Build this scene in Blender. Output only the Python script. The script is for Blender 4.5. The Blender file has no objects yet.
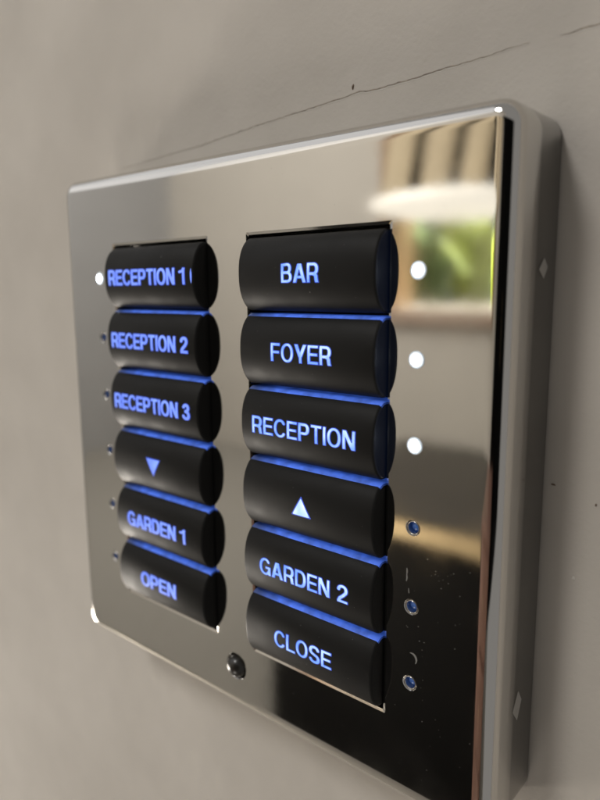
import bpy, bmesh, math, random
import numpy as np
from mathutils import Vector, Matrix

# ------------------------------------------------------------------ units
P = 0.014                      # one button pitch, in metres; plate front is y = 0, wall is behind it (+y)
sc = bpy.context.scene
C = sc.collection
random.seed(7)

# ------------------------------------------------------------------ camera
cam_d = bpy.data.cameras.new('camera')
cam = bpy.data.objects.new('camera', cam_d)
C.objects.link(cam)
right = Vector((0.7589, 0.6512, -0.0066))
down = Vector((0.1016, -0.1285, -0.9865))
fwd = Vector((-0.6433, 0.7479, -0.1637))
m = Matrix((right, -down, -fwd)).transposed().to_4x4()
m.translation = Vector((7.0336, -6.6213, 2.3078)) * P
cam.matrix_world = m
cam_d.sensor_fit = 'VERTICAL'
cam_d.sensor_height = 36.0
cam_d.lens = 670.76 / 800 * 36.0
cam_d.clip_start = 0.005
cam_d.clip_end = 100
cam_d.dof.use_dof = True
cam_d.dof.focus_distance = 8.55 * P
cam_d.dof.aperture_fstop = 13.0
sc.camera = cam

# ------------------------------------------------------------------ ambient light of the room
w = bpy.data.worlds.new('World')
sc.world = w
w.use_nodes = True
bg = w.node_tree.nodes['Background']
bg.inputs[0].default_value = (1.0, 0.965, 0.92, 1)
bg.inputs[1].default_value = 0.225

def area(name, loc, target, size, power, col, size_y=None):
    d = bpy.data.lights.new(name, 'AREA')
    d.shape = 'RECTANGLE' if size_y else 'DISK'; d.size = size; d.size_y = size_y or size; d.energy = power; d.color = col
    o = bpy.data.objects.new(name, d); C.objects.link(o)
    o.location = loc
    o.rotation_euler = (Vector(target) - Vector(loc)).to_track_quat('-Z', 'Y').to_euler()
    return o
area('left_lamp', (-1.75, -0.30, -1.10), (0, -0.05, 0), 0.36, 17, (1.0, 0.92, 0.82), 0.40)
area('front_fill', (-0.10, -0.75, -0.95), (0, 0, 0), 0.35, 1.4, (1.0, 0.94, 0.86))  # unseen fill added low in front to even out the wall
area('overhead_fill', (-2.0, -1.25, 1.7), (0, 0, 0), 2.6, 7.5, (0.96, 0.97, 1.0))  # large unseen fill added so the top bevel mirrors pale
area('high_lamp', (-0.30, -0.9, 1.05), (0, 0, 0), 0.30, 5.4, (1.0, 0.975, 0.94))
area('far_wall_fill', (-3.0, -1.0, 1.6), (-3.0, -4.0, 1.2), 2.0, 74, (1.0, 0.97, 0.93))  # unseen fill added to brighten the mirrored far wall
area('garden_daylight', (-2.2, -4.85, 2.7), (-2.2, -5.2, 0.1), 0.9, 700, (0.95, 1.0, 0.95))

# ------------------------------------------------------------------ view
sc.view_settings.view_transform = 'Standard'
sc.view_settings.look = 'None'
sc.view_settings.exposure = 0.3
sc.view_settings.gamma = 1
sc.view_settings.use_curve_mapping = False
sc.cycles.use_denoising = True
sc.cycles.max_bounces = 10
sc.cycles.caustics_reflective = True
sc.cycles.sample_clamp_indirect = 4.0

# ------------------------------------------------------------------ materials
def newmat(name):
    mt = bpy.data.materials.new(name); mt.use_nodes = True
    return mt, mt.node_tree, mt.node_tree.nodes['Principled BSDF']

def mat(name, col, rough=0.5, metal=0.0, var=0.0, vscale=20.0, bump=0.0, bscale=200.0, emit=None, estr=0.0, coat=0.0, rvar=0.0, bdist=0.001, spec=None):
    mt, nt, b = newmat(name)
    L = nt.links
    tc = nt.nodes.new('ShaderNodeTexCoord')
    b.inputs['Roughness'].default_value = rough
    b.inputs['Metallic'].default_value = metal
    b.inputs['Coat Weight'].default_value = coat
    if spec is not None:
        b.inputs['Specular IOR Level'].default_value = spec
    n = nt.nodes.new('ShaderNodeTexNoise'); n.inputs['Scale'].default_value = vscale; n.inputs['Detail'].default_value = 5
    L.new(tc.outputs['Object'], n.inputs['Vector'])
    r = nt.nodes.new('ShaderNodeValToRGB')
    r.color_ramp.elements[0].position = 0.3; r.color_ramp.elements[1].position = 0.7
    r.color_ramp.elements[0].color = tuple(max(0, c * (1 - var)) for c in col) + (1,)
    r.color_ramp.elements[1].color = tuple(min(1, c * (1 + var)) for c in col) + (1,)
    L.new(n.outputs['Fac'], r.inputs['Fac']); L.new(r.outputs['Color'], b.inputs['Base Color'])
    if rvar:
        mr = nt.nodes.new('ShaderNodeMapRange')
        mr.inputs[1].default_value = 0.35; mr.inputs[2].default_value = 0.75
        mr.inputs[3].default_value = rough; mr.inputs[4].default_value = rough + rvar
        L.new(n.outputs['Fac'], mr.inputs[0]); L.new(mr.outputs[0], b.inputs['Roughness'])
    if bump:
        n2 = nt.nodes.new('ShaderNodeTexNoise'); n2.inputs['Scale'].default_value = bscale; n2.inputs['Detail'].default_value = 4
        L.new(tc.outputs['Object'], n2.inputs['Vector'])
        bp = nt.nodes.new('ShaderNodeBump'); bp.inputs['Strength'].default_value = bump; bp.inputs['Distance'].default_value = bdist
        L.new(n2.outputs['Fac'], bp.inputs['Height']); L.new(bp.outputs['Normal'], b.inputs['Normal'])
    if emit:
        b.inputs['Emission Color'].default_value = (*emit, 1); b.inputs['Emission Strength'].default_value = estr
    return mt

def wall_material():
    mt, nt, b = newmat('painted_plaster'); L = nt.links
    tc = nt.nodes.new('ShaderNodeTexCoord')
    def noise(s, d=4):
        n = nt.nodes.new('ShaderNodeTexNoise'); n.inputs['Scale'].default_value = s; n.inputs['Detail'].default_value = d
        L.new(tc.outputs['Object'], n.inputs['Vector']); return n
    n1 = noise(35, 6)
    r = nt.nodes.new('ShaderNodeValToRGB')
    r.color_ramp.elements[0].position = 0.3; r.color_ramp.elements[1].position = 0.7
    r.color_ramp.elements[0].color = (0.525, 0.49, 0.445, 1); r.color_ramp.elements[1].color = (0.585, 0.548, 0.50, 1)
    L.new(n1.outputs['Fac'], r.inputs['Fac']); L.new(r.outputs['Color'], b.inputs['Base Color'])
    b.inputs['Roughness'].default_value = 0.75; b.inputs['Specular IOR Level'].default_value = 0.2
    n2 = noise(160, 3); n3 = noise(1400, 3)
    b1 = nt.nodes.new('ShaderNodeBump'); b1.inputs['Strength'].default_value = 0.3; b1.inputs['Distance'].default_value = 0.0006
    b2 = nt.nodes.new('ShaderNodeBump'); b2.inputs['Strength'].default_value = 0.5; b2.inputs['Distance'].default_value = 0.0001
    L.new(n2.outputs['Fac'], b1.inputs['Height']); L.new(n3.outputs['Fac'], b2.inputs['Height'])
    L.new(b1.outputs['Normal'], b2.inputs['Normal']); L.new(b2.outputs['Normal'], b.inputs['Normal'])
    return mt

def letter_material(name, c0, c1, strength):
    # backlit translucent plastic: blue with random paler patches
    mt, nt, b = newmat(name); L = nt.links
    tc = nt.nodes.new('ShaderNodeTexCoord')
    n = nt.nodes.new('ShaderNodeTexNoise'); n.inputs['Scale'].default_value = 260; n.inputs['Detail'].default_value = 3
    L.new(tc.outputs['Object'], n.inputs['Vector'])
    r = nt.nodes.new('ShaderNodeValToRGB')
    r.color_ramp.elements[0].position = 0.40; r.color_ramp.elements[1].position = 0.64
    r.color_ramp.elements[0].color = (*c0, 1); r.color_ramp.elements[1].color = (*c1, 1)
    L.new(n.outputs['Fac'], r.inputs['Fac'])
    L.new(r.outputs['Color'], b.inputs['Emission Color'])
    b.inputs['Emission Strength'].default_value = strength
    b.inputs['Base Color'].default_value = (0.1, 0.12, 0.2, 1); b.inputs['Roughness'].default_value = 0.3
    return mt

def strip_material():
    # light guide along a button's upper edge: dimmer at its ends, a little grain
    mt, nt, b = newmat('blue_light_guide'); L = nt.links
    tc = nt.nodes.new('ShaderNodeTexCoord')
    sx = nt.nodes.new('ShaderNodeSeparateXYZ'); L.new(tc.outputs['Object'], sx.inputs[0])
    ab = nt.nodes.new('ShaderNodeMapRange'); ab.interpolation_type = 'SMOOTHSTEP'
    ab.inputs[1].default_value = -1.02 * P; ab.inputs[2].default_value = -0.55 * P
    ab.inputs[3].default_value = 0.12; ab.inputs[4].default_value = 1.0
    L.new(sx.outputs[0], ab.inputs[0])
    n = nt.nodes.new('ShaderNodeTexNoise'); n.inputs['Scale'].default_value = 420; n.inputs['Detail'].default_value = 7
    L.new(tc.outputs['Object'], n.inputs['Vector'])
    mr = nt.nodes.new('ShaderNodeMapRange'); mr.inputs[1].default_value = .3; mr.inputs[2].default_value = .7
    mr.inputs[3].default_value = 0.45; mr.inputs[4].default_value = 1.25
    L.new(n.outputs['Fac'], mr.inputs[0])
    mu = nt.nodes.new('ShaderNodeMath'); mu.operation = 'MULTIPLY'
    L.new(ab.outputs[0], mu.inputs[0]); L.new(mr.outputs[0], mu.inputs[1])
    dp = nt.nodes.new('ShaderNodeMapRange'); dp.inputs[1].default_value = -0.13*P; dp.inputs[2].default_value = 0.05*P
    dp.inputs[3].default_value = 1.0; dp.inputs[4].default_value = 0.25
    L.new(sx.outputs[1], dp.inputs[0])
    mu2 = nt.nodes.new('ShaderNodeMath'); mu2.operation = 'MULTIPLY'; L.new(dp.outputs[0], mu2.inputs[1])
    L.new(mu.outputs[0], mu2.inputs[0])
    b.inputs['Emission Color'].default_value = (0.05, 0.135, 0.66, 1)
    L.new(mu2.outputs[0], b.inputs['Emission Strength'])
    b.inputs['Base Color'].default_value = (0.05, 0.08, 0.2, 1)
    return mt

def led_material():
    # hot middle of the lamp; the outer rim glow is a painted camera halo
    mt, nt, b = newmat('lit_white_lens_painted_halo'); L = nt.links
    tc = nt.nodes.new('ShaderNodeTexCoord')
    sx = nt.nodes.new('ShaderNodeSeparateXYZ'); L.new(tc.outputs['Object'], sx.inputs[0])
    cx = nt.nodes.new('ShaderNodeCombineXYZ'); L.new(sx.outputs[0], cx.inputs[0]); L.new(sx.outputs[2], cx.inputs[1])
    ln = nt.nodes.new('ShaderNodeVectorMath'); ln.operation = 'LENGTH'; L.new(cx.outputs[0], ln.inputs[0])
    mr = nt.nodes.new('ShaderNodeMapRange'); mr.interpolation_type = 'SMOOTHSTEP'
    mr.inputs[1].default_value = 0.052*P; mr.inputs[2].default_value = 0.074*P
    mr.inputs[3].default_value = 26.0; mr.inputs[4].default_value = 0.0
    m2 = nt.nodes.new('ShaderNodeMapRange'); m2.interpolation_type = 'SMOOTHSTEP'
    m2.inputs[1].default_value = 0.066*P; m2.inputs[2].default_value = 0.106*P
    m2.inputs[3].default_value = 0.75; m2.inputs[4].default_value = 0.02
    ad = nt.nodes.new('ShaderNodeMath'); ad.operation = 'ADD'
    L.new(ln.outputs['Value'], mr.inputs[0]); L.new(ln.outputs['Value'], m2.inputs[0])
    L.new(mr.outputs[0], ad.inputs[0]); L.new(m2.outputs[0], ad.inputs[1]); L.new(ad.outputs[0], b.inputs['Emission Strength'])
    b.inputs['Emission Color'].default_value = (0.80, 0.90, 1.0, 1)
    b.inputs['Base Color'].default_value = (0.7, 0.75, 0.8, 1); b.inputs['Roughness'].default_value = 0.3
    return mt

M = {}
M['wall'] = wall_material()
M['metal'] = mat('polished_nickel', (0.65, 0.635, 0.61), rough=0.04, metal=1.0, rvar=0.05, vscale=90, bump=0.02, bscale=90, bdist=0.0004)
M['satin'] = mat('satin_nickel', (0.66, 0.65, 0.63), rough=0.17, metal=1.0, rvar=0.06, vscale=60)
M['button'] = mat('black_soft_touch_plastic', (0.0105, 0.0102, 0.0098), rough=0.50, spec=0.17, var=0.12, vscale=130, rvar=0.16, bump=0.12, bscale=4000, bdist=0.00003)
M['end'] = mat('black_plastic_painted_sheen', (0.011, 0.011, 0.012), rough=0.35, spec=0.3, emit=(0.0028, 0.0085, 0.030), estr=0.16)  # blue sheen of the button ends put in as faint glow
M['black'] = mat('matt_black_plastic', (0.006, 0.006, 0.007), rough=0.6)
M['letter_right'] = letter_material('blue_backlit_plastic', (0.13, 0.31, 0.97), (0.48, 0.68, 1.0), 1.0)
M['letter_pale'] = letter_material('pale_backlit_plastic', (0.40, 0.60, 1.0), (0.78, 0.88, 1.0), 1.0)
M['letter_left'] = letter_material('deep_blue_backlit_plastic', (0.12, 0.22, 0.92), (0.20, 0.33, 1.0), 1.0)
M['letter_rim'] = mat('blue_engraved_rim', (0.02, 0.03, 0.1), emit=(0.03, 0.075, 0.55), estr=0.8)
M['strip'] = strip_material()
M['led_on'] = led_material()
M['led_off'] = mat('blue_grey_lens', (0.05, 0.13, 0.36), rough=0.15, var=0.6, vscale=1500, coat=0.6, emit=(0.04, 0.12, 0.5), estr=0.12)
M['smoke'] = mat('smoked_lens', (0.018, 0.016, 0.014), rough=0.3, coat=0.1)
M['dust'] = mat('pale_dust', (0.22, 0.215, 0.20), rough=0.8)
M['lint'] = mat('grey_lint', (0.085, 0.083, 0.08), rough=0.9)
M['smear'] = mat('dried_smear', (0.25, 0.245, 0.23), rough=0.7)
M['rhomb'] = mat('pale_grey_metal', (0.42, 0.41, 0.39), rough=0.5, metal=0.4)
M['crack'] = mat('hairline_crack', (0.32, 0.275, 0.23), rough=0.9, var=0.4, vscale=900)
M['lip'] = mat('chipped_paint_edge', (0.66, 0.63, 0.58), rough=0.7)
M['fleck'] = mat('brown_fleck', (0.15, 0.10, 0.065), rough=0.8)

# ------------------------------------------------------------------ helpers
def link(name, me, material=None, parent=None):
    o = bpy.data.objects.new(name, me); C.objects.link(o)
    if material is not None and me is not None and not me.materials:
        me.materials.append(material)
    if parent: o.parent = parent
    return o

def pydata(name, v, f, material=None, parent=None, smooth=False):
    me = bpy.data.meshes.new(name); me.from_pydata([tuple(x) for x in v], [], [tuple(x) for x in f]); me.update()
    if smooth:
        for p in me.polygons: p.use_smooth = True
    return link(name, me, material, parent)

def from_bm(name, bm, material=None, parent=None, smooth=False):
    me = bpy.data.meshes.new(name); bmesh.ops.recalc_face_normals(bm, faces=bm.faces); bm.to_mesh(me); bm.free()
    if smooth:
        for p in me.polygons: p.use_smooth = True
    return link(name, me, material, parent)

def add_box(bm, x0, x1, y0, y1, z0, z1, bevel=0.0):
    r = bmesh.ops.create_cube(bm, size=1, matrix=Matrix.Translation(((x0+x1)/2, (y0+y1)/2, (z0+z1)/2)) @ Matrix.Diagonal((x1-x0, y1-y0, z1-z0, 1)))
    if bevel:
        es = list({e for vv in r['verts'] for e in vv.link_edges})
        bmesh.ops.bevel(bm, geom=es, offset=bevel, segments=2, affect='EDGES', profile=0.5)

def box(name, x0, x1, y0, y1, z0, z1, material, parent=None, bevel=0.0):
    bm = bmesh.new(); add_box(bm, x0, x1, y0, y1, z0, z1, bevel)
    return from_bm(name, bm, material, parent)

def empty(name, loc=(0, 0, 0), label=None, cat=None, group=None):
    o = bpy.data.objects.new(name, None); C.objects.link(o); o.location = loc; o.empty_display_size = 0.01
    if label: o['label'] = label
    if cat: o['category'] = cat
    if group: o['group'] = group
    return o

def loft(rings, close=True):
    """rings: list of equal-length point lists -> verts, quads"""
    v = [p for r in rings for p in r]; n = len(rings[0]); f = []
    for i in range(len(rings) - 1):
        for j in range(n if close else n - 1):
            k = (j + 1) % n
            f.append((i*n + j, i*n + k, (i+1)*n + k, (i+1)*n + j))
    return v, f

def lathe(prof, n=32, axis='y'):
    """prof: (radius, height) pairs; turned round the axis"""
    rings = []
    for r, h in prof:
        ring = []
        for k in range(n):
            a = 2 * math.pi * k / n
            ring.append((r*math.cos(a), h, r*math.sin(a)) if axis == 'y' else (r*math.cos(a), r*math.sin(a), h))
        rings.append(ring)
    return loft(rings)

# ------------------------------------------------------------------ the wall it hangs on
WY = 1.15 * P
wall = pydata('wall', [(-3, WY, -1.35), (3, WY, -1.35), (3, WY, 1.4), (-3, WY, 1.4)], [(0, 1, 2, 3)], M['wall'])
wall['kind'] = 'structure'

def ribbon(pts, widths, y, thick):
    """flat jagged ribbon on the wall (x, z in P units)"""
    v, f = [], []
    n = len(pts)
    for i, ((x, z), wd) in enumerate(zip(pts, widths)):
        a = pts[max(0, i-1)]; b = pts[min(n-1, i+1)]
        d = Vector((b[0]-a[0], b[1]-a[1])).normalized(); nx, nz = -d.y, d.x
        v += [((x+nx*wd)*P, y, (z+nz*wd)*P), ((x-nx*wd)*P, y, (z-nz*wd)*P)]
        if i: f.append((2*i-2, 2*i-1, 2*i+1, 2*i))
    return v, f

ck = [(-4.6, 4.50), (-3.445, 4.575), (-1.798, 4.655), (-0.522, 4.765), (0.387, 4.823), (1.0, 4.868), (1.196, 4.883), (1.446, 4.905), (1.60, 4.885), (1.845, 4.895),
      (2.1, 4.905), (2.365, 4.915), (2.712, 4.947), (2.95, 4.948), (3.231, 4.965), (3.534, 4.991), (3.766, 4.995)]
def jagged(base, seed, amp):
    rnd = random.Random(seed); out = []
    for (a, b), (c, d) in zip(base[:-1], base[1:]):
        n = max(2, int((c-a) / 0.05))
        for k in range(n):
            t = k / n
            out.append((a+(c-a)*t, b+(d-b)*t + rnd.uniform(-amp, amp)))
    out.append(base[-1]); return out
rnd = random.Random(3)
for seg, sd in ((ck, 1), ([(4.10, 4.985), (4.25, 5.0), (4.51, 5.012), (5.4, 5.03)], 2)):
    pts = jagged(seg, sd, 0.006)
    n = len(pts)
    wds = [(0.0020 + 0.0060 * min(1, max(0, (p[0]+3.2)/5.0))) * rnd.uniform(0.5, 1.35) * min(1, 0.15 + 6*min(i, n-1-i)/n) for i, p in enumerate(pts)]
    v, f = ribbon(pts, wds, WY - 0.00004, 0)
    o = pydata('crack', v, f, M['crack'], wall)
    v, f = ribbon([(a, b - 0.017) for a, b in pts], [q*0.8 for q in wds], WY - 0.00003, 0)
    pydata('crack_lip', v, f, M['lip'], wall)

def fleck(x, z, rx, rz, name, material, seed, y=WY, tilt=0.0, parent=wall):
    rnd = random.Random(seed); v = [(x*P, y - 0.00025, z*P)]; n = 9
    for k in range(n):
        a = 2*math.pi*k/n; q = rnd.uniform(0.7, 1.2); dx, dz = rx*q*math.cos(a), rz*q*math.sin(a)
        v.append(((x + dx*math.cos(tilt) - dz*math.sin(tilt))*P, y - 0.00002, (z + dx*math.sin(tilt) + dz*math.cos(tilt))*P))
    return pydata(name, v, [(0, k, k % n + 1) for k in range(1, n+1)], material, parent)
fleck(1.33, 4.985, 0.022, 0.036, 'wall_fleck', M['fleck'], 1)
fleck(4.795, -0.15, 0.010, 0.020, 'wall_fleck', M['fleck'], 2)
fleck(4.30, 0.0, 0.035, 0.012, 'wall_fleck', M['fleck'], 4, tilt=-0.1)  # dark tick at the joint between plate and wall
fleck(4.60, -1.1, 0.02, 0.03, 'wall_fleck', M['lip'], 5)

# ------------------------------------------------------------------ keypad
keypad = empty('wall_keypad', (0, 0, 0), 'square polished nickel wall keypad with two columns of black backlit buttons', 'keypad')

H = 4.19
def rrect(half, r, y, n=10):
    pts = []
    for cx, cz, a0 in ((1, 1, 0), (-1, 1, 90), (-1, -1, 180), (1, -1, 270)):
        ox, oz = cx*(half-r), cz*(half-r)
        arc = []
        for k in range(n+1):
            a = math.radians(a0 + 90*k/n)
            arc.append((ox + r*math.cos(a), oz + r*math.sin(a)))
        # support points just outside the arc keep the long sides flat-shaded
        t0 = (-math.sin(math.radians(a0)), math.cos(math.radians(a0))); t1 = (-math.sin(math.radians(a0+90)), math.cos(math.radians(a0+90)))
        arc = [(arc[0][0]-t0[0]*0.03, arc[0][1]-t0[1]*0.03)] + arc + [(arc[-1][0]+t1[0]*0.03, arc[-1][1]+t1[1]*0.03)]
        pts += arc
    return [(x*P, y*P, z*P) for x, z in pts]

R0, RE, DL = 0.28, 0.195, 0.002
prof = [(0, 1.13), (0, 0.40), (0, 0.20)]
ph0 = math.radians(1.5)
yc = DL + RE*math.cos(ph0)
for k in range(15):
    ph = math.pi/2 + (ph0 - math.pi/2) * k/14
    prof.append((RE*(1-math.sin(ph)), yc - RE*math.cos(ph)))
d0 = prof[-1][0]; d1 = 0.26
for k in range(1, 9):
    d = d0 + (d1-d0)*k/8
    prof.append((d, DL*((d1-d)/(d1-d0))**2.4))
prof.append((0.30, 0.0))
rings = [rrect(H-d, max(R0-d, 0.05), y) for d, y in prof]
v, f = loft(rings)
n = len(rings[0])
smooth_n = len(f)
f.append(tuple(range((len(rings)-1)*n, len(rings)*n)))
f.append(tuple(reversed(range(n))))
me = bpy.data.meshes.new('plate'); me.from_pydata(v, [], f); me.update()
for i, p in enumerate(me.polygons): p.use_smooth = i < smooth_n
bm = bmesh.new(); bm.from_mesh(me); bmesh.ops.recalc_face_normals(bm, faces=bm.faces); bm.to_mesh(me); bm.free()
me.materials.append(M['metal']); me.materials.append(M['satin'])
for p in me.polygons:
    if abs(p.normal.y) < 0.05: p.material_index = 1
plate = link('plate', me, None, keypad)

# openings: two button windows, twelve indicator holes, one receiver hole
XA, XB, E0 = 0.425, 2.705, 0.03
LEDX, LEDR, IRZ, IRR = 3.09, 0.080, -3.47, 0.195
cut = bmesh.new()
def cut_prism(ring_fn, levels):
    rs = [[cut.verts.new(q) for q in ring_fn(g, y)] for g, y in levels]
    for a, b in zip(rs[:-1], rs[1:]):
        for i in range(len(a)):
            j = (i+1) % len(a); cut.faces.new((a[i], a[j], b[j], b[i]))
    cut.faces.new(rs[0]); cut.faces.new(list(reversed(rs[-1])))
for s in (-1, 1):
    x0, x1 = (XA, XB) if s > 0 else (-XB, -XA)
    def win(g, y, x0=x0, x1=x1):
        pts = []
        cr = 0.02
        for (qx, qz, a0) in ((x1+g-cr, 3+E0+g-cr, 0), (x0-g+cr, 3+E0+g-cr, 90), (x0-g+cr, -3-E0-g+cr, 180), (x1+g-cr, -3-E0-g+cr, 270)):
            for k in range(4):
                a = math.radians(a0 + 30*k); pts.append(((qx+cr*math.cos(a))*P, y*P, (qz+cr*math.sin(a))*P))
        return pts
    cut_prism(win, ((0.07, -0.012), (0.035, 0.0), (0.0, 0.012), (0.0, 0.45)))
    for k in range(6):
        def hole(g, y, cx=LEDX if s > 0 else -3.15, cz=2.5-k):
            return [((cx+(LEDR+g)*math.cos(2*math.pi*q/24))*P, y*P, (cz+(LEDR+g)*math.sin(2*math.pi*q/24))*P) for q in range(24)]
        cut_prism(hole, ((0.05, -0.03), (0.02, 0.0), (0.0, 0.025), (0.0, 0.3)))
cut_prism(lambda g, y: [((IRR+g)*math.cos(2*math.pi*q/28)*P, y*P, (IRZ*P+(IRR+g)*math.sin(2*math.pi*q/28)*P)) for q in range(28)], ((0.05, -0.03), (0.02, 0.0), (0.0, 0.025), (0.0, 0.35)))
bmesh.ops.recalc_face_normals(cut, faces=cut.faces)
cm = bpy.data.meshes.new('cutter'); cut.to_mesh(cm); cut.free()
co = bpy.data.objects.new('cutter', cm); C.objects.link(co)
md = plate.modifiers.new('openings', 'BOOLEAN'); md.object = co; md.solver = 'EXACT'; md.operation = 'DIFFERENCE'
dg = bpy.context.evaluated_depsgraph_get()
nm = bpy.data.meshes.new_from_object(plate.evaluated_get(dg))
plate.modifiers.clear(); plate.data = nm; nm.name = 'plate'
bpy.data.objects.remove(co); bpy.data.meshes.remove(cm)
print('plate faces', len(nm.polygons))

for s in (-1, 1):   # dark carrier behind each column of buttons
    x0, x1 = (XA, XB) if s > 0 else (-XB, -XA)
    box('button_carrier', (x0+0.01)*P, (x1-0.01)*P, 0.30*P, 0.44*P, (-3-E0+0.01)*P, (3+E0-0.01)*P, M['black'], keypad)

# ------------------------------------------------------------------ letter shapes (cap height 1), narrow grotesque
ST = 0.118           # stroke
def seg_d(X, Y, pts):
    d = np.full(X.shape, 1e9)
    for (ax, ay), (bx, by) in zip(pts[:-1], pts[1:]):
        vx, vy = bx-ax, by-ay; L2 = vx*vx+vy*vy + 1e-12
        t = np.clip(((X-ax)*vx + (Y-ay)*vy)/L2, 0, 1)
        d = np.minimum(d, np.hypot(X-ax-t*vx, Y-ay-t*vy))
    return d
def arc(cx, cy, rx, ry, a0, a1, n=22, e=2.25):
    out = []
    for k in range(n+1):
        a = math.radians(a0 + (a1-a0)*k/n); c, s = math.cos(a), math.sin(a)
        out.append((cx + rx*math.copysign(abs(c)**(2/e), c), cy + ry*math.copysign(abs(s)**(2/e), s)))
    return out
h = ST/2
def glyph(ch):
    """-> width, function(X, Y) giving signed distance-like value (negative inside)"""
    def rect(X, Y, x0, y0, x1, y1):
        return np.maximum(np.maximum(x0-X, X-x1), np.maximum(y0-Y, Y-y1))
    def stroke(X, Y, pts, ww=ST): return seg_d(X, Y, pts) - ww/2
    def bar(X, Y, x0, y0, x1, y1, ww=ST):      # diagonal, cut flat at cap line and baseline
        L = math.hypot(x1-x0, y1-y0); q = abs((X-x0)*(y1-y0) - (Y-y0)*(x1-x0))/L - ww/2
        return np.maximum(q, np.maximum(min(y0, y1)-Y, Y-max(y0, y1)))
    mn = lambda *a: np.minimum.reduce(a); mx = lambda *a: np.maximum.reduce(a)
    S2 = 0.13
    if ch == 'I': return ST, lambda X, Y: rect(X, Y, 0, 0, ST, 1)
    if ch == 'L': return .47, lambda X, Y: mn(rect(X, Y, 0, 0, ST, 1), rect(X, Y, 0, 0, .47, S2))
    if ch in 'EF':
        W = .50 if ch == 'E' else .47
        def g(X, Y):
            r = mn(rect(X, Y, 0, 0, ST, 1), rect(X, Y, 0, 1-S2, W, 1), rect(X, Y, 0, .445, W-.03, .445+S2))
            return mn(r, rect(X, Y, 0, 0, W, S2)) if ch == 'E' else r
        return W, g
    if ch == 'T': return .50, lambda X, Y: mn(rect(X, Y, 0, 1-S2, .50, 1), rect(X, Y, .25-h, 0, .25+h, 1))
    if ch == 'N': return .55, lambda X, Y: mn(rect(X, Y, 0, 0, ST, 1), rect(X, Y, .55-ST, 0, .55, 1), mx(bar(X, Y, .07, 1, .48, 0, .15), rect(X, Y, 0, 0, .55, 1)))
    if ch == 'A': return .60, lambda X, Y: mn(bar(X, Y, .06, 0, .30, 1.06, .145) + np.where(Y > 1, 1, 0), bar(X, Y, .54, 0, .30, 1.06, .145) + np.where(Y > 1, 1, 0), rect(X, Y, .15, .22, .45, .34))
    if ch == 'Y': return .57, lambda X, Y: mn(rect(X, Y, .285-h, 0, .285+h, .42), mx(bar(X, Y, .285, .33, .065, 1, .15), rect(X, Y, -.1, .3, .4, 1)), mx(bar(X, Y, .285, .33, .505, 1, .15), rect(X, Y, .1, .3, .7, 1)))
    if ch == 'O': return .62, lambda X, Y: stroke(X, Y, arc(.31, .5, .31-h, .515-h, 0, 360, 44, 2.15))
    if ch == 'C': return .59, lambda X, Y: mx(stroke(X, Y, arc(.31, .5, .31-h, .515-h, 38, 322, 36, 2.15)), X-.59)
    if ch == 'G': return .62, lambda X, Y: mn(mx(stroke(X, Y, arc(.31, .5, .31-h, .515-h, 40, 300, 36, 2.15)), X-.60), rect(X, Y, .34, .40, .62, .52), rect(X, Y, .62-.125, 0, .62, .52), mx(stroke(X, Y, arc(.31, .5, .31-h, .515-h, 295, 335, 8, 2.15)), X-.60))
    if ch == 'D': return .56, lambda X, Y: mn(rect(X, Y, 0, 0, ST, 1), stroke(X, Y, [(h, S2/2), (.25, S2/2)] + arc(.25, .5, .31-h, .5-S2/2, -90, 90, 24, 2.3) + [(h, 1-S2/2)], S2*1.05))
    if ch in 'PR':
        W = .53
        def g(X, Y):
            r = mn(rect(X, Y, 0, 0, ST, 1), mx(stroke(X, Y, [(h, .44), (.30, .44)] + arc(.30, .44+(.56-S2/2)/2, .23-h, (.56-S2/2)/2, -90, 90, 20, 2.3) + [(h, 1-S2/2)], S2*1.05), -X))
            if ch == 'R':
                r = mn(r, mx(stroke(X, Y, [(.30, .43), (.385, .40), (.43, .33), (.445, .12), (.475, -.05)], .145), -Y))
            return r
        return W+.01, g
    if ch == 'B':
        def g(X, Y):
            return mn(rect(X, Y, 0, 0, ST, 1), stroke(X, Y, [(h, .53), (.29, .53)] + arc(.29, .765-.018, .215-h, .2350-.018, -90, 90, 18, 2.3) + [(h, 1-S2/2)], S2),
                      stroke(X, Y, [(h, S2/2), (.29, S2/2)] + arc(.29, .298, .25-h, .233, -90, 90, 18, 2.3) + [(h, .53)], S2))
        return .54, g
    if ch == 'S':
        top = arc(.27, .745, .255-h, .27-h, 15, 250, 24); bot = arc(.28, .262, .265-h, .277-h, 75, -165, 24)
        return .55, lambda X, Y: stroke(X, Y, top + bot, .14)
    if ch == '1': return .36, lambda X, Y: mn(rect(X, Y, .20, 0, .20+ST*.95, .98), mx(stroke(X, Y, [(.0, .76), (.17, .80), (.27, .96)], .11), Y-.98, X-.33))
    if ch == '2':
        top = arc(.25, .72, .24-h, .28-h, 175, -35, 24)
        return .49, lambda X, Y: mn(stroke(X, Y, top + [(.30, .44), (.13, .25), (.075, .08)], .14), rect(X, Y, 0, 0, .49, S2))
    if ch == '3':
        top = arc(.24, .75, .22-h, .25-h, 165, -80, 20); bot = arc(.24, .285, .25-h, .285-h, 85, -165, 24)
        return .50, lambda X, Y: stroke(X, Y, top + [(.20, .54)], .135) if False else mn(stroke(X, Y, top, .135), stroke(X, Y, bot, .14), rect(X, Y, .17, .48, .27, .60))
    if ch == 'v':   # down arrow: filled triangle
        return .74, lambda X, Y: mx(Y-.86, .5*((Y-.14)*-.37/.36*0) + (abs(X-.37) - .37*(Y-.14)/.72)*.85)
    if ch == '^':
        return .74, lambda X, Y: mx(.14-Y, (abs(X-.37) - .37*(.86-Y)/.72)*.85)
    return .22, None

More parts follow.
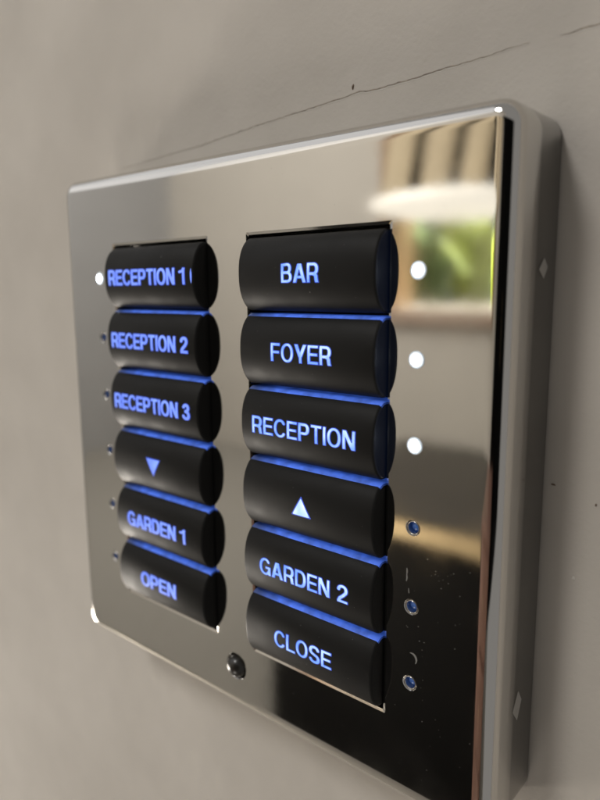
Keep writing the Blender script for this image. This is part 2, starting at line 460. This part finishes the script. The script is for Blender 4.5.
# ------------------------------------------------------------------ buttons
BX0, BX1 = 0.475, 2.688        # ends of a right-hand button
BHW = (BX1-BX0)/2
BC = (BX0+BX1)/2
ZH, SAG, YB = 0.480, 0.235, -0.022
def surf(z):                    # front surface depth at height z from the button's middle
    t = min(1.0, abs(z)/ZH)
    return YB - SAG*(1 - t**2.35)**0.60

def button_mesh(sheen=False):
    NA = 36
    sec = []
    for k in range(NA+1):
        z = -ZH*math.cos(math.pi*k/NA)
        sec.append((z, surf(z)))
    sec = sec + [(ZH, 0.05), (ZH, 0.26), (-ZH, 0.26), (-ZH, 0.05)]
    rings = []
    for dx, ins in ((0.0, 0.036), (0.006, 0.019), (0.016, 0.007), (0.034, 0.0)):
        rings.append((-BHW+dx, ins))
    for dx, ins in ((0.034, 0.0), (0.016, 0.007), (0.006, 0.019), (0.0, 0.036)):
        rings.append((BHW-dx, ins))
    R = []
    for x, ins in rings:
        k = 1 - ins/0.5
        R.append([(x*P, (0.1 + (y-0.1)*(1-ins/0.4))*P, z*k*P) for z, y in sec])
    v, f = loft(R); n = len(sec)
    # cap the ends
    f.append(tuple(reversed(range(n)))); f.append(tuple(range((len(R)-1)*n, len(R)*n)))
    me = bpy.data.meshes.new('button'); me.from_pydata(v, [], f); me.update()
    bm = bmesh.new(); bm.from_mesh(me); bmesh.ops.recalc_face_normals(bm, faces=bm.faces); bm.to_mesh(me); bm.free()
    for i, p in enumerate(me.polygons):
        p.use_smooth = len(p.vertices) == 4
    for e in me.edges:
        va, vb = (me.vertices[q].co for q in e.vertices)
        if abs(va.z-vb.z) < 1e-7 and abs(abs(va.z) - ZH*P) < 1e-5: e.use_edge_sharp = True
    me.materials.append(M['button']); me.materials.append(M['end'])
    if sheen:
        for p in me.polygons:
            if p.normal.x > 0.9: p.material_index = 1
    return me

def strip_mesh():
    """bare translucent shoulder along the top of a button, and the edge below it"""
    x0, x1 = -BHW+0.03, BHW-0.036
    prof = []
    for k in range(13):
        t = 0.924 + 0.076*(1 - (1-k/12)**2)
        z = ZH*t; prof.append((z+0.0030, surf(z)-0.0015))
    prof += [(ZH+0.003, 0.05), (ZH+0.003, 0.24), (ZH-0.06, 0.24)]
    rings = [[(x*P, y*P, z*P) for z, y in prof] for x in (x0, x0+0.2, 0, x1-0.2, x1)]
    # the shoulder turns down with the rounded end
    for dx, ins in ((0.018, 0.007), (0.028, 0.019), (0.0345, 0.034)):
        rings.append([((x1+dx)*P, (0.1+(y-0.1)*(1-ins/0.4))*P, z*(1-ins/0.5)*P) for z, y in prof])
    v, f = loft(rings, close=False)
    me = bpy.data.meshes.new('light_edge'); me.from_pydata(v, [], f); me.materials.append(M['strip'])
    for p in me.polygons: p.use_smooth = True
    return me

def text_mesh(txt, width, cap, mats, wd_=True):
    """lettering wrapped on the button's curved face; slot 0 pale core, slot 1 deeper blue rim"""
    N = 26
    adv = []
    x = 0.0
    for ch in txt:
        wd, fn = glyph(ch); adv.append((x, wd, fn)); x += wd + 0.085
    total = x - 0.085
    kx = width/total
    V, F, FM = [], [], []
    for x0, wd, fn in adv:
        if fn is None: continue
        for layer, off, lift in ((1, -0.050 if wd_ else -0.032, 0.0015), (0, -0.010 if wd_ else 0.006, 0.0040)):
            gx = np.arange(-0.10, wd+0.101, 1/N); gy = np.arange(-0.10, 1.101, 1/N)
            X, Y = np.meshgrid(gx, gy, indexing='ij')
            D = fn(X, Y) + off
            idx = {}
            def put(px, py):
                k = (round(px*4000), round(py*4000))
                if k not in idx:
                    idx[k] = len(V)
                    zx = (x0+px-total/2)*kx - 0.02; zz = (py-0.5)*cap
                    V.append((zx*P, (surf(zz)-lift)*P, zz*P))
                return idx[k]
            ins = D < 0
            for i in range(len(gx)-1):
                for j in range(len(gy)-1):
                    cs = ((i, j), (i+1, j), (i+1, j+1), (i, j+1))
                    fl = [ins[c] for c in cs]
                    if not any(fl): continue
                    poly = []
                    for q in range(4):
                        a, b = cs[q], cs[(q+1) % 4]
                        if fl[q]: poly.append(put(gx[a[0]], gy[a[1]]))
                        if fl[q] != fl[(q+1) % 4]:
                            t = D[a]/(D[a]-D[b]); t = min(0.98, max(0.02, t))
                            poly.append(put(gx[a[0]]+(gx[b[0]]-gx[a[0]])*t, gy[a[1]]+(gy[b[1]]-gy[a[1]])*t))
                    poly = list(dict.fromkeys(poly))
                    if len(poly) >= 3: F.append(poly); FM.append(layer)
    me = bpy.data.meshes.new('lettering'); me.from_pydata(V, [], F); me.update()
    for mm in mats: me.materials.append(mm)
    me.polygons.foreach_set('material_index', FM)
    bm = bmesh.new(); bm.from_mesh(me)
    for fc in bm.faces:
        fc.normal_update()
        if fc.normal.y > 0: fc.normal_flip()
    bm.to_mesh(me); bm.free()
    return me

bmesh_button = button_mesh(); sheen_button = button_mesh(True); me_strip = strip_mesh()
ROWS = {-1: [('RECEPTION 1', 1.90), ('RECEPTION 2', 1.90), ('RECEPTION 3', 1.90), ('v', 0.30), ('GARDEN 1', 1.50), ('OPEN', 0.90)],
        1: [('BAR', 0.60), ('FOYER', 0.99), ('RECEPTION', 1.72), ('^', 0.30), ('GARDEN 2', 1.52), ('CLOSE', 1.0)]}
for s in (-1, 1):
    for k, (txt, wd) in enumerate(ROWS[s]):
        b = link('button', sheen_button if s > 0 and k < 3 else bmesh_button, None, keypad)
        b.location = ((BC if s > 0 else -1.5375)*P, 0, (2.5-k)*P)
        say = {'v': 'a down arrow', '^': 'an up arrow'}.get(txt, txt)
        b['label'] = 'black curved button marked %s in glowing blue' % say
        core = M['letter_left'] if s < 0 else M['letter_pale'] if txt == '^' else M['letter_right']
        link('arrow_symbol' if txt in 'v^' else 'lettering', text_mesh(txt, wd, 0.232 if txt not in 'v^' else 0.34, (core, M['letter_rim']), s < 0), None, b)
        if k:
            link('light_edge', me_strip, None, b)
        lint = []; rq = random.Random(100*s + k)
        for q in range(7 if txt not in ('BAR', 'RECEPTION 1') else 10):
            fx, fz, fr = rq.uniform(-1.0, 1.0), rq.uniform(-0.40, 0.40), rq.uniform(0.003, 0.007)
            if q == 0 and txt == 'BAR': fx, fz, fr = 0.13, -0.235, 0.012
            if q == 0 and txt == 'RECEPTION 1': fx, fz, fr = 0.35, 0.29, 0.013
            for a in range(5):
                an = 2*math.pi*a/5 + q; rr = fr*rq.uniform(0.6, 1.2); zz = fz + rr*math.sin(an)
                lint.append(((fx + rr*math.cos(an))*P, (surf(zz)-0.003)*P, zz*P))
        dm = pydata('dust', lint, [tuple(range(5*q, 5*q+5)) for q in range(len(lint)//5)], M['lint'], b); dm['kind'] = 'stuff'
        if txt == 'RECEPTION 1':   # small blue sliver at the end of the face
            vv = []
            for q in range(13):
                t = -1 + 2*q/12; zz = t*0.11
                wx = 0.018*(1-t*t)
                vv += [((BHW-0.044-wx)*P, (surf(zz)-0.004)*P, zz*P), ((BHW-0.044+wx)*P, (surf(zz)-0.004)*P, zz*P)]
            pydata('blue_sliver', vv, [(2*q, 2*q+1, 2*q+3, 2*q+2) for q in range(12)], M['letter_left'], b)

# ------------------------------------------------------------------ indicator lights
v, f = lathe([(0.001, -0.046), (0.03, -0.042), (0.052, -0.030), (0.066, -0.016), (0.074, -0.011), (0.088, -0.009), (0.103, -0.007), (0.106, -0.004), (0.106, -0.0005)], 28)  # flat outer flange added to carry the painted halo
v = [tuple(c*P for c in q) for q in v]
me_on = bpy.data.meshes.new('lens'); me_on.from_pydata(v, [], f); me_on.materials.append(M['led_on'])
v, f = lathe([(0.001, 0.050), (0.02, 0.050), (0.045, 0.062), (0.062, 0.085), (0.068, 0.12), (0.068, 0.2)], 28)
v = [tuple(c*P for c in q) for q in v]
me_off = bpy.data.meshes.new('lens'); me_off.from_pydata(v, [], f); me_off.materials.append(M['led_off'])
v, f = lathe([(0.070, 0.15), (0.070, 0.02), (0.074, 0.006), (0.080, 0.004), (0.0825, 0.012), (0.0825, 0.15)], 28)
v = [tuple(c*P for c in q) for q in v]
me_ring = bpy.data.meshes.new('bezel'); me_ring.from_pydata(v, [], f); me_ring.materials.append(M['metal'])
for me in (me_on, me_off, me_ring):
    for p in me.polygons: p.use_smooth = True
for s in (-1, 1):
    for k in range(6):
        lit = k < 3 if s > 0 else k == 0
        o = empty('indicator_light', ((LEDX if s > 0 else -3.15)*P, 0, (2.5-k)*P)); o.parent = keypad
        o['label'] = 'lit white indicator light' if lit else 'unlit blue indicator light'
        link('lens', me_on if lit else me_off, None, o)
        if not lit: link('bezel', me_ring, None, o)

# ------------------------------------------------------------------ receiver dome at the foot of the plate
v, f = lathe([(0.001, -0.125), (0.05, -0.119), (0.10, -0.098), (0.142, -0.060), (0.168, -0.012), (0.176, 0.03), (0.176, 0.25)], 32)
o = pydata('infrared_receiver', [tuple(c*P for c in q) for q in v], f, M['smoke'], keypad, smooth=True)
o.location = (0, 0, IRZ*P)

# ------------------------------------------------------------------ pale rhombic marks on the plate's side
for zc, yc2, hz, hy in ((2.51, 0.78, 0.115, 0.125), (-2.68, 0.66, 0.20, 0.13)):
    x = H + 0.002
    vv = [(x*P, yc2*P, zc*P)] + [((H+0.0012)*P, (yc2+a)*P, (zc+b_)*P) for a, b_ in ((hy*.1, hz), (hy, hz*.15), (0.02, -hz), (-hy, -hz*.1))]
    pydata('side_mark', vv, [(0, 1, 2), (0, 2, 3), (0, 3, 4), (0, 4, 1)], M['rhomb'], plate)

# ------------------------------------------------------------------ dust and dried smears on the polished face
rnd = random.Random(21); vv, ff = [], []
def speck(x, z, r):
    b0 = len(vv); n = 6; t = rnd.uniform(0, 6)
    st = rnd.uniform(0.5, 1)
    for k in range(n):
        a = t + 2*math.pi*k/n; q = rnd.uniform(0.6, 1.2)*r
        vv.append(((x+q*math.cos(a))*P, -0.0016*P, (z+q*st*math.sin(a))*P))
    ff.append(tuple(range(b0, b0+n)))
for _ in range(26):
    speck(rnd.uniform(2.85, 3.95), rnd.uniform(-3.9, -0.8), rnd.uniform(0.003, 0.008))
for _ in range(11):
    speck(rnd.gauss(3.4, 0.14), rnd.gauss(-0.98, 0.09), rnd.uniform(0.004, 0.010))
for _ in range(5):
    speck(rnd.gauss(3.3, 0.12), rnd.gauss(-1.75, 0.08), rnd.uniform(0.005, 0.011))
for _ in range(30):
    speck(rnd.uniform(-0.3, 0.35), rnd.uniform(-3.8, 3.8), rnd.uniform(0.002, 0.005))
for _ in range(60):
    speck(rnd.uniform(-3.9, 3.9), rnd.choice((rnd.uniform(3.1, 3.9), rnd.uniform(-3.9, -3.1))), rnd.uniform(0.002, 0.005))
d = pydata('dust', vv, ff, M['dust'], plate); d['kind'] = 'stuff'
def smear(pts, wds):
    v, f = ribbon(pts, wds, -0.0018*P, 0)
    pydata('smear', v, f, M['smear'], plate)
cx, cz = 3.11, -2.17
smear([(cx+0.07*math.cos(a), cz+0.075*math.sin(a)) for a in [math.radians(110-15*k) for k in range(11)]], [0.003+0.011*math.sin(math.pi*k/10) for k in range(11)])
smear([(3.02, -1.02), (3.025, -1.06), (3.02, -1.10), (3.025, -1.14), (3.015, -1.19)], [0.004, 0.010, 0.005, 0.010, 0.003])
smear([(3.05, -1.27), (3.055, -1.33)], [0.004, 0.006])

# ================================================================== what the polished plate mirrors: the room in front of it
FL = -1.35
M['floor'] = mat('olive_carpet', (0.42, 0.40, 0.36), rough=0.95, var=0.15, vscale=40)
M['far'] = mat('cream_wall_paint', (0.64, 0.60, 0.535), rough=0.7, var=0.03, vscale=3)
M['grey'] = mat('cool_grey_paint', (0.50, 0.505, 0.515), rough=0.7, var=0.03, vscale=3)
M['backing'] = mat('dark_blind_backing', (0.03, 0.022, 0.014), rough=0.5, var=0.2, vscale=9)
M['wood'] = mat('orange_brown_wood', (0.34, 0.215, 0.115), rough=0.4, var=0.25, vscale=12)
M['sill'] = mat('pinkish_wood', (0.42, 0.30, 0.23), rough=0.45, var=0.1, vscale=9)
M['slat'] = mat('cream_blind_fabric', (0.72, 0.60, 0.41), rough=0.8, var=0.06, vscale=30)
M['shade'] = mat('glowing_shade', (0.9, 0.86, 0.78), rough=0.6, emit=(1.0, 0.95, 0.84), estr=0.9)
M['leaf'] = mat('yellow_green_leaf', (0.36, 0.40, 0.06), rough=0.4, var=0.35, vscale=8)
M['leaf2'] = mat('deep_green_leaf', (0.12, 0.16, 0.07), rough=0.4, var=0.3, vscale=8)
M['leaf3'] = mat('olive_leaf', (0.24, 0.27, 0.10), rough=0.4, var=0.3, vscale=8)
M['pot'] = mat('pale_stone', (0.62, 0.57, 0.47), rough=0.8, var=0.1, vscale=15)
M['hedge'] = mat('dark_hedge', (0.025, 0.032, 0.02), rough=0.9, var=0.6, vscale=9)
M['desk'] = mat('standin_black_lacquer', (0.003, 0.003, 0.003), rough=0.6, spec=0.1)
M['top'] = mat('grey_brown_top', (0.11, 0.095, 0.08), rough=0.7, var=0.1, vscale=6)
M['brass'] = mat('standin_brass_trim', (0.55, 0.43, 0.24), rough=0.5, metal=0.5)
M['mahogany'] = mat('red_brown_mahogany', (0.27, 0.155, 0.12), rough=0.4, var=0.2, vscale=10)

fl = pydata('floor', [(-9, -5.9, FL), (0.9, -5.9, FL), (0.9, WY, FL), (-9, WY, FL)], [(0, 1, 2, 3)], M['floor']); fl['kind'] = 'structure'
DW = -4.0
wx0, wx1, wz0, wz1 = -2.52, -1.45, -0.10, 1.45
bm = bmesh.new()
add_box(bm, -5.0, wx0, DW-0.2, DW, FL, 3.4); add_box(bm, wx1, 0.3, DW-0.2, DW, FL, 3.4)
add_box(bm, wx0, wx1, DW-0.2, DW, FL, wz0); add_box(bm, wx0, wx1, DW-0.2, DW, wz1, 3.4)
fw = from_bm('opposite_wall', bm, M['far']); fw['kind'] = 'structure'

sw = pydata('side_wall', [(-5.0, DW, FL), (-5.0, WY, FL), (-5.0, WY, 3.4), (-5.0, DW, 3.4)], [(0, 1, 2, 3)], M['grey']); sw['kind'] = 'structure'
win = empty('window', (0, 0, 0), 'wood framed window mirrored in the upper right of the plate', 'window')
box('jamb', wx0-0.11, wx0+0.012, DW-0.22, DW+0.05, wz0, wz1, M['wood'], win, 0.006)
box('jamb', wx1-0.01, wx1+0.11, DW-0.1, DW+0.05, wz0, wz1, M['wood'], win, 0.006)
box('head', wx0-0.11, wx1+0.11, DW-0.1, DW+0.052, wz1, wz1+0.1, M['wood'], win, 0.006)
box('sill', wx0-0.14, wx1+0.14, DW-0.12, DW+0.12, wz0-0.11, wz0-0.002, M['sill'], win, 0.01)

box('blind_backing', wx0+0.012, wx1-0.012, DW-0.05, DW-0.01, 0.52, wz1-0.002, M['backing'], win)  # added dark backing so the gaps between slats look shaded
bl = empty('vertical_blind', (0, 0, 0), 'cream vertical blind slats mirrored at the plate\'s top right corner', 'blind')
box('rail', wx0-0.05, wx1+0.05, DW+0.10, DW+0.14, 1.48, 1.53, M['slat'], bl)
for k in range(6):
    x = -2.56 + 0.29*k - 0.045
    pts = []
    for q in range(9):
        t = q/8; pts.append((x + (0.20 if k != 2 else 0.165)*t, DW+0.10 + 0.035*math.sin(math.pi*t)))
    v = [(a + 0.16*(z-0.5), b, z) for z in (0.50, 1.48) for a, b in pts] + [(a + 0.16*(z-0.5), b-0.004, z) for z in (0.50, 1.48) for a, b in pts]
    n = 9; f = []
    for q in range(8):
        f += [(q, q+1, n+q+1, n+q), (2*n+q+1, 2*n+q, 3*n+q, 3*n+q+1), (q, 2*n+q, 2*n+q+1, q+1), (n+q, n+q+1, 3*n+q+1, 3*n+q)]
    f += [(0, n, 3*n, 2*n), (n-1, 3*n-1, 4*n-1, 2*n-1)]
    pydata('slat', v, f, M['slat'], bl, smooth=False)

lamp = empty('pendant_lamp', (-1.63, -3.2, 0.462), 'flattened oval glowing white pendant shade mirrored across the plate\'s top right', 'lamp')
v, f = lathe([(max(0.002, 0.465*math.sin(math.pi*k/16)), -0.074*math.cos(math.pi*k/16)) for k in range(17)], 40, 'z')
pydata('lamp_shade', v, f, M['shade'], lamp, smooth=True)
v, f = lathe([(0.006, 0.072), (0.006, 1.6)], 8, 'z')
pydata('cord', v, f, M['black'], lamp)

# garden beyond the window
def leaf_mesh(L, W, bend):
    v, f = [], []
    for k in range(9):
        t = k/8; wd = W*math.sin(math.pi*min(1, 0.08+0.92*t))**0.7 if t < 1 else 0.002
        y = bend*t*t; z = L*t - 0.35*bend*t**3
        v += [(-wd/2, y+0.01, z), (0, y-0.012, z), (wd/2, y+0.01, z)]
        if k: b0 = 3*k-3; f += [(b0, b0+1, b0+4, b0+3), (b0+1, b0+2, b0+5, b0+4)]
    me = bpy.data.meshes.new('leaf'); me.from_pydata(v, [], f)
    for p in me.polygons: p.use_smooth = True
    return me
lm = leaf_mesh(0.95, 0.19, 0.14); lm.materials.append(M['leaf'])
lm3 = leaf_mesh(0.9, 0.15, 0.2); lm3.materials.append(M['leaf3'])
lm2 = leaf_mesh(0.95, 0.18, 0.16); lm2.materials.append(M['leaf2'])
rnd = random.Random(5)
for (px, py, lab, me_l) in ((-2.20, -4.70, 'olive green strap leaved plant standing close behind the mirrored window sill', lm3), (-2.62, -4.72, 'grey green strap leaved plant beside the mirrored window jamb', lm2), (-2.40, -4.95, 'yellow green strap leaved plant in pale pot, middle of the mirrored window', lm), (-2.88, -5.0, 'dark green strap leaved plant at the left of the mirrored window', lm2), (-1.95, -5.05, 'yellow green strap leaved plant at the right of the mirrored window', lm)):
    t = empty('garden_plant', (px, py, -0.45), lab, 'plant', 'plants outside the mirrored window')
    v, f = lathe([(0.01, 0), (0.14, 0), (0.19, 0.34), (0.20, 0.36), (0.17, 0.36), (0.16, 0.30), (0.01, 0.30)], 20, 'z')
    pydata('pot', v, f, M['pot'], t, smooth=True)
    for k in range(8):
        o = link('leaf', me_l, None, t)
        o.location = (rnd.uniform(-.07, .07), rnd.uniform(-.07, .07), 0.25)
        o.rotation_euler = (rnd.uniform(-.25, .15), rnd.uniform(-.2, .2), rnd.uniform(0, 6.28)); o.scale = (1, 1, rnd.uniform(.75, 1.2))
hd = box('hedge', -4.6, -0.4, -5.85, -5.45, FL, 1.6, M['hedge']); hd['label'] = 'dark green hedge behind the plants in the mirrored window'; hd['category'] = 'hedge'

# desk added as a stand-in for the dark figure mirrored at lower right
dk = empty('desk_standin', (0, 0, 0), 'black desk with brass edged top mirrored in the plate\'s lower right', 'desk')
x0, x1 = -1.25, -0.50
box('standin_front_panel', x0+0.01, x1-0.01, -1.36, -1.32, FL+0.005, -0.60, M['desk'], dk)
box('standin_side_panel', x0+0.01, x0+0.05, -2.05, -1.362, FL+0.005, -0.60, M['desk'], dk)
box('standin_side_panel', x1-0.05, x1-0.01, -2.05, -1.362, FL+0.005, -0.60, M['desk'], dk)
box('standin_desk_top', x0, x1, -2.1, -1.312, -0.598, -0.545, M['top'], dk)
box('standin_brass_trim', x0, x1, -1.31, -1.30, -0.594, -0.547, M['brass'], dk, 0.004)  # gold strip added with the desk for the mirrored golden band

# cabinet and chest added for the dark figure and hand mirrored at right
cb = empty('figure_standin', (0, 0, 0), 'tall black cabinet mirrored as a dark streak down the plate\'s right edge', 'cabinet')
box('standin_body', -0.42, 2.90, -3.0, -2.5, FL+0.01, 1.25, M['desk'], cb, 0.01)
for a in (-0.41, 1.245):
    dd = box('standin_door', a, a+1.645, -2.498, -2.475, FL+0.06, 1.22, M['desk'], cb, 0.006)
    box('standin_handle', a+1.55, a+1.57, -2.474, -2.45, -0.3, 0.0, M['brass'], dd)
ch = empty('hand_standin', (0, 0, 0), 'red brown wooden chest mirrored as a reddish streak low on the plate\'s right edge', 'chest')
box('standin_body', -0.46, 0.25, -1.75, -1.25, FL+0.08, -0.50, M['mahogany'], ch, 0.008)
box('chest_top', -0.48, 0.27, -1.77, -1.23, -0.498, -0.46, M['mahogany'], ch, 0.01)
for k in range(3):
    z = FL+0.11 + 0.25*k
    dr = box('drawer', -0.42, 0.21, -1.248, -1.23, z, z+0.235, M['mahogany'], ch, 0.006)
    for xk in (-0.28, 0.07):
        v, f = lathe([(0.001, 0.02), (0.012, 0.018), (0.014, 0.008), (0.006, 0.0)], 12)
        kb = pydata('standin_knob', v, f, M['brass'], dr); kb.location = (xk, -1.23, z+0.12)
for xq in (-0.44, 0.17):
    for yq in (-1.73, -1.33):
        box('leg', xq, xq+0.06, yq, yq+0.06, FL, FL+0.078, M['mahogany'], ch)
